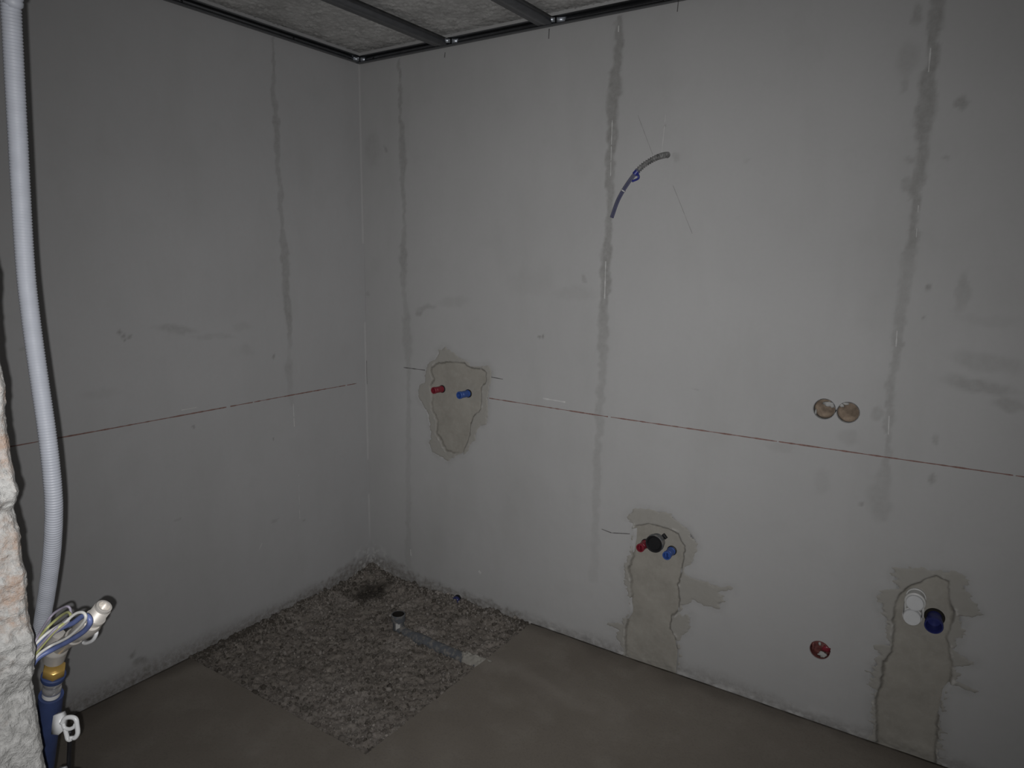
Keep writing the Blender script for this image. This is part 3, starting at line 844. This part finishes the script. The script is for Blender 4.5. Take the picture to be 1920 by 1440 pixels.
# ------------------------------------------------------------------ plugs and pipe stubs on the right wall
YW = np.array([0, -1., 0])
def plug(base_px, tip, r, L, mat, label, tilt=(0, 0, 0), depth=.004, group='sealing plugs in the pipe outlets'):
    u, v = onR(*base_px)
    a = YW + np.array(tilt); a /= np.linalg.norm(a)
    o = np.array([u, depth, v])
    t = thing('pipe_plug', o, label, 'plug', group)
    MB().lathe([(0, r * .98), (.004, r), (.009, r), (.010, r * .80), (.014, r * .80), (.015, r * .96), (L * .74, r * .93), (L * .76, r * .82), (L * .80, r * .82), (L * .82, r * 1.02), (L - .001, r * 1.02), (L, r * .96), (L, r * .74), (L - .012, r * .62), (L - .012, 0.0005)], o, a, 28).make('body', mat, t, auto=35)
    body = t.children[0]
    c = o + a * (L - .0125)
    MB().bevbox(c + a * .003, (.0025, r * .55, .004), (np.cross(a, (0, 0, 1)), (0, 0, 1), a), .001).make('grip', mat, body, smooth=False)
    MB().lathe([(0, r * 1.18), (.0055, r * 1.16), (.0065, r * 1.02), (.003, r * 1.0)], o - a * .0025, a, 24).make('gap_ring', 'black', t, auto=35)  # black ring added for the dark, shaded wall gap around the plug
    return t
plug((828,729.5), None, .0155, .062, 'red', 'red plug beside the blue one in the vase-shaped upper patch', (-.02, 0, .02))
plug((877,738), None, .0165, .066, 'blue', 'bright blue plug beside the red one in the vase-shaped upper patch', (-.03, 0, .02))
plug((1210,1020), None, .0165, .055, 'red', 'red plug left of the black drain socket', (-.02, 0, .0))
plug((1259,1033), None, .0165, .060, 'blue', 'blue plug to the lower right of the black drain socket', (.02, 0, .0))

u, v = onR(1232, 1015)
o = np.array([u, .006, v])
t = thing('drain_socket', o, 'black round drain socket between the red and blue plugs', 'drain pipe')
col = MB().lathe([(0, .031), (.020, .031), (.024, .036), (.036, .036), (.038, .034), (.038, .031), (.010, .029)], o, YW, 40, cap=False).make('collar', 'pipegrey', t, auto=35)
MB().lathe([(.012, .030), (.030, .0315), (.0395, .0345), (.0415, .033), (.0405, .028), (.034, .024), (.034, .0004)], o, YW, 40).make('rubber_seal', 'black', t, auto=35)
for w in (.75, 3.9):
    c = o + np.array([math.cos(w) * .040, -.004, math.sin(w) * .040])
    MB().bevbox(c, (.011, .006, .006), ((-math.sin(w), 0, math.cos(w)), (0, 1, 0), (math.cos(w), 0, math.sin(w))), .002).make('lug', 'black', col, smooth=False)

# white pair of capped stubs
u, v = onR(1718, 1117)
o = np.array([u, .006, v])
t = thing('capped_pipe', o, 'white pair of capped pipe stubs, one above the other, in the widest patch', 'pipe')
r = .0255
MB().lathe([(0, r), (.012, r), (.013, r * 1.12), (.017, r * 1.12), (.018, r), (.048, r), (.049, r * 1.17), (.058, r * 1.17), (.060, r * 1.04)], o, YW, 36).make('stub', 'greyw', t, auto=35)
MB().lathe([(.059, r * .98), (.070, r * .96), (.0715, r * .90), (.0715, .0004)], o, YW, 36).make('cap', 'white', t, auto=35)
o2 = o + np.array([-.003, 0, -.050])
MB().lathe([(0, r), (.046, r), (.047, r * 1.1), (.056, r * 1.1), (.057, r)], o2, YW, 36).make('stub', 'greyw', t, auto=35)
MB().lathe([(.056, r * 1.0), (.070, r * .98), (.072, r * .93), (.072, .0004)], o2, YW, 36).make('cap', 'white', t, auto=35)
MB().bevbox(o + np.array([-.026, -.052, -.024]), (.004, .006, .028), ((1, 0, 0), (0, 1, 0), (0, 0, 1)), .0015).make('bracket', 'greyw', t, smooth=False)
MB().bevbox(o + np.array([.024, -.052, -.030]), (.004, .006, .018), ((1, 0, 0), (0, 1, 0), (0, 0, 1)), .0015).make('bracket', 'greyw', t, smooth=False)
# deep blue socket beside it
u, v = onR(1752, 1158)
o = np.array([u, .005, v])
t = thing('blue_socket', o, 'dark blue open pipe socket to the lower right of the white capped stubs', 'pipe socket')
MB().lathe([(0, .0215), (.035, .022), (.038, .0255), (.060, .0265), (.062, .0255), (.062, .0225), (.060, .0215), (.024, .019), (.024, .0004)], o, YW + np.array([.02, 0, -.06]), 36).make('sleeve', 'dblue', t, auto=35)
MB().lathe([(0, .030), (.005, .029), (.006, .023)], o - YW * .003, YW, 30).make('gap_ring', 'hole', t, auto=35)  # dark ring added for the shaded gap around the socket

# ------------------------------------------------------------------ installation boxes
def wall_box(i, label, fill, cat='socket box', group=None):
    cx, cz = BOXES[i]; r = BOXR[i]
    o = np.array([cx, .0, cz])
    t = thing('installation_box', o, label, cat, group)
    h = hR(np.array([cx]), np.array([cz]))[0]
    MB().lathe([(-.001, r - .0010), (-.001, r - .0024), (.044, r - .0026), (.045, .0004)], o + np.array([0, .003, 0]), (0, 1, 0), 40, cap=False).make('cup', fill[0], t, auto=35)
    return t, o, r
def lump(name, c, size, mat, parent, seedn, n=10):
    """an irregular crumb"""
    rng = np.random.default_rng(seedn)
    V = []; F = []
    rows = 6
    for i in range(rows + 1):
        for k in range(n):
            th = math.pi * i / rows; ph = 2 * math.pi * k / n
            j = 1 + (rng.random() - .5) * 1.0 * math.sin(th)
            V.append((c[0] + size[0] * j * math.sin(th) * math.cos(ph), c[1] + size[1] * j * math.sin(th) * math.sin(ph), c[2] + size[2] * j * math.cos(th)))
    for i in range(rows):
        for k in range(n):
            F.append([i * n + k, i * n + (k + 1) % n, (i + 1) * n + (k + 1) % n, (i + 1) * n + k])
    return MB().add(V, F).make(name, mat, parent)
def filling(parent, o, r, y, mat, seedn, rel=.92, name='packing'):
    """rough disc pressed into a cup"""
    rng = np.random.default_rng(seedn)
    V = [(o[0], y, o[2])]; F = []
    rings = 7; n = 28
    for i in range(1, rings + 1):
        for k in range(n):
            a = 2 * math.pi * k / n; rr = r * rel * i / rings
            x = o[0] + rr * math.cos(a); z = o[2] + rr * math.sin(a)
            yy = y + (float(fbm(np.array(x * 70), np.array(z * 70), seedn, 3)) - .5) * .012 + (.006 if i == rings else 0)
            V.append((x, yy, z))
    for k in range(n): F.append([0, 1 + (k + 1) % n, 1 + k])
    for i in range(rings - 1):
        for k in range(n):
            F.append([1 + i * n + k, 1 + i * n + (k + 1) % n, 1 + (i + 1) * n + (k + 1) % n, 1 + (i + 1) * n + k])
    return MB().add(V, F).make(name, mat, parent)
t, o, r = wall_box(0, 'left of the two joined round wall boxes, crumpled brown packing inside', ['pipegrey'], group='pair of round socket boxes')
filling(t, o, r, .012, 'card', 301)
lump('plaster_crumb', o + np.array([.011, .004, .018]), (.015, .006, .008), 'gyps', t, 1)
lump('plaster_crumb', o + np.array([.023, .004, .014]), (.007, .005, .007), 'gyps', t, 2)
lump('plaster_crumb', o + np.array([-.026, .005, -.014]), (.003, .005, .010), 'gyps', t, 3)
t, o, r = wall_box(1, 'right of the two joined round wall boxes, smooth brown packing inside', ['pipegrey'], group='pair of round socket boxes')
filling(t, o, r, .009, 'card', 302, .95)
lump('plaster_crumb', o + np.array([-.010, .003, .028]), (.010, .005, .004), 'gyps', t, 4)
lump('plaster_crumb', o + np.array([-.021, .003, .021]), (.007, .005, .006), 'gyps', t, 5)
# the joint between the two boxes
t, o, r = wall_box(2, 'single round red wall box low on the wall, half smeared with plaster', ['pink'])
filling(t, o, r, .022, 'pink', 303, .94, 'bottom')
lump('plaster_crumb', o + np.array([.010, .006, -.017]), (.014, .006, .011), 'gyps', t, 6)
lump('plaster_crumb', o + np.array([-.003, .008, .020]), (.006, .005, .006), 'gyps', t, 7)
lump('red_flap', o + np.array([.018, .000, .011]), (.014, .003, .011), 'red', t, 8)
lump('red_flap', o + np.array([-.022, .000, .008]), (.006, .003, .015), 'pink', t, 9)

# ------------------------------------------------------------------ flexible tube with wires, high on the right wall
pts = [np.array([*onR(1252, 290), 0])[[0, 2, 1]], onY(1246, 291, -.02), onY(1228, 297, -.055), onY(1203, 313, -.075), onY(1180, 340, -.085), onY(1160, 373, -.085), onY(1147, 408, -.08)]
pts[0][1] = .01
C = spline(pts, .0018)
t = thing('flex_conduit', pts[0], 'grey flexible conduit curving out of the wall with blue wires, high up', 'conduit')
n = len(C); k = int(n * .45)
ph = np.arange(k) * .0018 / .0085 * 2 * math.pi
MB().tube(C[:k], .0090 + .0022 * np.sin(ph), 14).make('corrugated_tube', 'flex', t)
def off(C, d, s): 
    T = np.gradient(C, axis=0); T /= np.linalg.norm(T, axis=1)[:, None]
    a = np.cross(T, [0, 1, 0]); a /= np.linalg.norm(a, axis=1)[:, None]
    b = np.cross(T, a)
    return C + a * d + b * s
W_ = C[k - 12:]
MB().tube(off(W_, .0045, .001), .0032, 8).make('wire', 'w_dark', t)
MB().tube(off(W_, -.0015, .004), .0028, 8).make('wire', 'w_dark', t)
MB().tube(off(W_, -.0058, .000), .0026, 8).make('wire', 'w_slate', t)
MB().tube(off(W_, -.001, -.004), .0026, 8).make('wire', 'w_slate', t)
q = len(W_)
tb = MB().tube(C[k - 4:k + 8], .0098, 14)
tb = tb.make('tape', 'tape', t)
p = C[k + 2]; 
MB().tube(spline([p, p + np.array([.012, -.006, -.012]), p + np.array([.010, -.004, -.022]), p + np.array([-.012, -.004, -.030])], .002), .004, 8).make('tape_tail', 'tape', tb)
j = k + int((n - k) * .42)
MB().tube(C[j:j + 3], .0088, 12).make('tie', 'greyw', t)

# ------------------------------------------------------------------ drain in the sunk square
xd, yd = DRAIN[0], DRAIN[1]
o = np.array([xd, yd, -.026])
t = thing('drain_pipe', o, 'grey drain pipe with upright open elbow lying in the rubble', 'drain pipe')
end = onF(906, 1238, -.01)
elb = MB().lathe([(-.02, .025), (.028, .025), (.030, .0315), (.058, .032), (.060, .030), (.060, .027), (.020, .025), (.020, .0004)], o, (0, 0, 1), 36).make('elbow_socket', 'pipegrey', t, auto=35)
MB().lathe([(.0595, .0268), (.021, .0245), (.021, .0004)], o, (0, 0, 1), 36, cap=False).make('bore', 'hole', elb, auto=35)  # bore coloured near black for the shade inside the pipe
P_ = spline([o + np.array([0, 0, .01]), o + np.array([.008, 0, -.008]), o + np.array([.035, -.004, -.018]), o + np.array([.12, -.012, -.017]), np.array([end[0] - .13, end[1] + .004, -.042]), np.array([end[0] + .06, end[1], -.042])], .006)
rr = np.full(len(P_), .025)
L = np.linspace(0, 1, len(P_)); rr[(L > .22) & (L < .36)] = .0285
MB().tube(P_, rr, 24).make('pipe', 'pipegrey', t)
# sticker on the elbow
a0 = math.atan2(CAM[1] - yd, CAM[0] - xd) - .1
V = []; F = []
for i in range(7):
    a = a0 - .38 + .76 * i / 6
    for z in (-.012, .022 + .004 * math.sin(i)):
        V.append((xd + .0263 * math.cos(a), yd + .0263 * math.sin(a), o[2] + z + .004))
for i in range(6): F.append([2 * i, 2 * i + 2, 2 * i + 3, 2 * i + 1])
MB().add(V, F).make('sticker', 'greyw', elb)
# mortar laid over the pipe where it leaves the square
def mortar_bed():
    us = np.linspace(0, 1, 40); ws = np.linspace(-1, 1, 20)
    A, B = np.meshgrid(us, ws, indexing='ij')
    p0 = np.array([end[0] - .135, end[1] + .006, 0]); p1 = np.array([end[0] + .045, end[1] - .002, 0])
    wid = .026 * (.75 + .5 * fbm(A * 5, A * 0, 402, 3)) * (.55 + .45 * sstep(0, .25, A))
    X = p0[0] + (p1[0] - p0[0]) * A; Y = p0[1] + (p1[1] - p0[1]) * A + B * wid
    Z = -.050 + .050 * (1 - B ** 2) ** .5 * (.80 + .20 * A) + (fbm(A * 16, B * 6, 403, 4) - .5) * .022 - .018 * sstep(.3, 0, A)
    Z = np.minimum(Z, .002)
    V = np.stack([X, Y, Z], -1).reshape(-1, 3)
    z = np.zeros(len(V))
    o_ = raw('mortar_cover', V, gridfaces(*A.shape), 'mortar', t, attrs={'groove': z, 'smear': z + .2, 'light': z})
    tag(o_, 'pale mortar over the pipe end')
mortar_bed()
b = onR(860, 1121)
o = np.array([b[0], -.002, b[1] - .004])
t = thing('pipe_plug', o, 'small dark blue pipe stub at the foot of the wall above the rubble', 'plug')
MB().lathe([(-.02, .014), (.010, .014), (.011, .018), (.024, .018), (.026, .016), (.026, .012), (.014, .010), (.014, .0004)], o, YW, 24).make('body', 'dblue', t, auto=35)
MB().lathe([(-.004, .0215), (.006, .021), (.007, .0145)], o, YW, 24).make('gap_ring', 'black', t, auto=35)

# ------------------------------------------------------------------ left foreground: conduit, wires, valve
YC = -2.085
cp = [(19,-60),(20,0),(26,120),(33,250),(46,480),(57,590),(72,700),(88,810),(98,900),(101,960),(98,1030),(91,1090),(83,1140),(74,1185)]
P_ = [onY(px, py, YC) for px, py in cp]
top = P_[0]
head = [np.array([top[0] + .004, YC, Z_SLAB - .001]), np.array([top[0] + .003, YC, 2.3])]
tail = [P_[-1] + np.array([-.022, -.012, -.034]), P_[-1] + np.array([-.070, -.030, -.072])]
C = spline(head + P_ + tail, .0009)
ph = np.arange(len(C)) * .0009 / .0037 * 2 * math.pi
rad = .0103 + .00042 * np.clip(np.sin(ph) * 1.6, -1, 1)
o = MB().tube(C, rad, 18).make('corrugated_conduit', 'conduit', origin=C[-1])
tag(o, 'long white corrugated conduit hanging at the left edge', 'conduit')

def wire(pts, r, mat, label):
    P = [onY(px, py, y) for px, py, y in pts]
    o = MB().tube(spline(P, .003), r, 10).make('electric_wire', mat); tag(o, label, 'wire', 'loose wires by the valve'); return o
wire([(56,1222,-2.125),(72,1192,-2.112),(88,1166,-2.092),(100,1151,-2.082),(115,1141,-2.076),(126,1137,-2.074),(131,1140,-2.072),(133,1149,-2.072),(135,1155,-2.074),(126,1163,-2.084),(100,1183,-2.105),(60,1228,-2.125)], .0017, 'w_grey', 'thin violet-grey wire, topmost of the loops beside the conduit')
wire([(56,1228,-2.122),(74,1196,-2.104),(88,1178,-2.090),(105,1162,-2.080),(118,1152,-2.077),(127,1148,-2.077),(132,1152,-2.078),(132,1158,-2.080),(124,1166,-2.088),(104,1182,-2.102),(60,1234,-2.124)], .0019, 'w_yg', 'yellow-green wire looped below the violet-grey one')
wire([(56,1250,-2.125),(71,1228,-2.112),(95,1211,-2.094),(112,1203,-2.088),(130,1193,-2.084),(147,1178,-2.081),(158,1165,-2.080),(161,1156,-2.080),(158,1150,-2.080),(152,1148,-2.081),(143,1150,-2.083),(133,1157,-2.086),(123,1166,-2.090),(105,1176,-2.094),(85,1190,-2.104),(60,1214,-2.122)], .0020, 'w_white', 'white wire in a wide open loop in front of the valve')
wire([(54,1258,-2.118),(71,1234,-2.104),(100,1217,-2.086),(125,1204,-2.078),(147,1191,-2.074),(161,1180,-2.072),(169,1167,-2.072),(166,1157,-2.072),(158,1154,-2.073),(149,1159,-2.075),(137,1168,-2.078),(120,1175,-2.083),(100,1186,-2.091),(75,1207,-2.104),(56,1230,-2.118)], .0036, 'w_blue', 'thick blue wire looped around the white one in front of the valve')
wire([(58,1232,-2.120),(78,1204,-2.098),(100,1180,-2.086),(116,1168,-2.083),(126,1160,-2.083),(128,1165,-2.085),(112,1179,-2.094),(82,1206,-2.106),(56,1240,-2.122)], .0017, 'w_grey', 'short violet wire loop between the yellow-green and the blue wire')

# the valve on the blue sleeved pipe
YP = -2.045
B0 = onY(96, 1302, YP); B1 = onY(79, 1440, YP)
dn = (B1 - B0) / np.linalg.norm(B1 - B0)
upv = -dn
foot = np.array([B1[0] - .03, YP, 0.0])
t = thing('valve_pipe', foot, 'blue sleeved water pipe with nickel angle valve and brass nut, beside the broken wall end', 'water pipe')
S_ = spline([B0, B0 + dn * .07, B1, B1 + dn * .12, np.array([foot[0] + .004, YP, .45]), foot], .008)
MB().tube(S_, .0175, 24, cap=False).lathe([(0, .0175), (0, .0125), (-.03, .0125)], B0, upv, 24, cap=False).make('foam_sleeve', 'navy', t)
MB().lathe([(-.06, .0128), (.003, .0128), (.008, .0128), (.0085, .0100)], B0, upv, 24).make('inner_pipe', 'greyw', t, auto=35)
q = B0 + upv * .0065
MB().lathe([(0, .0118), (.002, .0130), (.008, .0136), (.012, .0128), (.0135, .0112), (.016, .0112), (.0175, .0126), (.021, .0136), (.026, .0136), (.029, .0122)], q, upv, 28).make('press_sleeve', 'chrome', t, auto=50)
q = B0 + upv * .0375
MB().lathe([(-.001, .0165), (.001, .0172), (.007, .0172), (.0085, .0160), (.0088, .012)], q, upv, 28).make('blue_ring', 'navy', t, auto=35)
q = B0 + upv * .046
# hexagonal nut
n6 = [(0, .0150), (.002, .0166), (.014, .0166), (.016, .0150)]
MB().lathe(n6, q, upv, 6).make('brass_nut', 'brass', t, smooth=False)
vb = onY(103, 1226, YP)               # foot of the valve body
up2 = onY(110, 1190, YP) - vb; up2 /= np.linalg.norm(up2)
MB().lathe([(-.012, .0150), (.010, .0168), (.013, .0175), (.016, .0160), (.024, .0150), (.034, .0118), (.040, .0095), (.046, .0088), (.047, .004)], vb, up2, 30).make('valve_body', 'nickel', t, auto=40)
b0 = onY(114, 1212, YP); b1 = onY(168, 1172, YP - .002); b2 = onY(196, 1136, YP + .01)
e1 = (b1 - b0) / np.linalg.norm(b1 - b0)
l1 = np.linalg.norm(b1 - b0)
br_ = MB().lathe([(-.004, .0105), (l1 * .40, .0105), (l1 * .42, .0128), (l1 * .50, .0128), (l1 * .52, .0108), (l1 * .72, .0112), (l1 * .74, .0140), (l1 * 1.04, .0145), (l1 * 1.1, .011)], b0, e1, 28).make('branch', 'nickel', t, auto=35)
e2 = (b2 - b1) / np.linalg.norm(b2 - b1); l2 = np.linalg.norm(b2 - b1)
th = [(0, .0125), (l2 * .30, .0125), (l2 * .31, .0140), (l2 * .42, .0140), (l2 * .43, .0112)]
z = l2 * .44
while z < l2 * .86:
    th += [(z, .0120), (z + .0013, .0102)]; z += .0028
th += [(l2 * .88, .0112), (l2 * .99, .0108), (l2 * 1.0, .0100), (l2 * 1.0, .0078), (l2 * .8, .0072), (l2 * .8, .0004)]
MB().lathe(th, b1, e2, 28).make('threaded_outlet', 'nickel', t, auto=35)
c = [onY(px, py, YP + .012) for px, py in [(156,1205),(162,1206),(172,1202),(178,1195),(181,1186),(179,1181)]]
MB().tube(spline(c, .002), .0028, 10).make('lever_ring', 'white', br_)

# pale clips on a dark cable below the valve
def clip(px, py, label):
    y = -2.04
    c = onY(px, py, y)
    s = np.linalg.norm(c - CAM) / FPX
    A = (RIGHT, UP, FWD)
    t = thing('cable_clip', c - np.array([0, 0, .03]), label, 'clip', 'pale cable clips on the dark cable')
    def P(dx, dy, dz=0): return c + (RIGHT * dx - UP * dy) * s * .97 + FWD * dz
    V = [P(-30, -16), (P(-19, -18)), P(-15, -8), P(-17, 8), P(-22, 13), P(-33, 12), P(-32, -2)]
    n = len(V); V2 = [v + FWD * .012 for v in V]
    MB().add(V + V2, [list(range(n)), [2 * n - 1 - i for i in range(n)]] + [[i, n + i, n + (i + 1) % n, (i + 1) % n] for i in range(n)]).make('jaw', 'white', t, smooth=False)
    ring = [P(-17 + 0, -4), P(-12, -12), P(-3, -14), P(4, -11), P(6, -2), P(7, 10), P(3, 17), P(0, 17)]
    MB().tube(spline(ring, .0015), .0036, 10).make('hook', 'white', t)
    r2 = [P(-15, -4), P(-13, 2), P(-6, 4), P(1, 1), P(4, -4)]
    MB().tube(spline(r2, .0015), .0030, 10).make('eye', 'white', t)
    MB().tube(spline([P(-12, 4), P(-10, 12), P(-8, 19), P(-4, 20), P(-3, 15)], .0015), .0034, 10).make('tongue', 'white', t)
    return c
clip(137, 1362, 'pale plastic clip hooked on the dark cable below the valve')
clip(141, 1466, 'pale plastic clip at the bottom edge, lower on the dark cable')
P_ = [onY(131, 1372, -2.04), onY(131, 1384, -2.035), onY(130, 1410, -2.035), onY(129, 1440, -2.035), onY(128, 1500, -2.035)]
P_ += [np.array([P_[-1][0] - .01, -2.04, .4]), np.array([P_[-1][0] - .012, -2.04, .002])]
o = MB().tube(spline(P_, .006), .0034, 10).make('dark_cable', 'black'); tag(o, 'dark cable running down from the pale clips', 'cable')
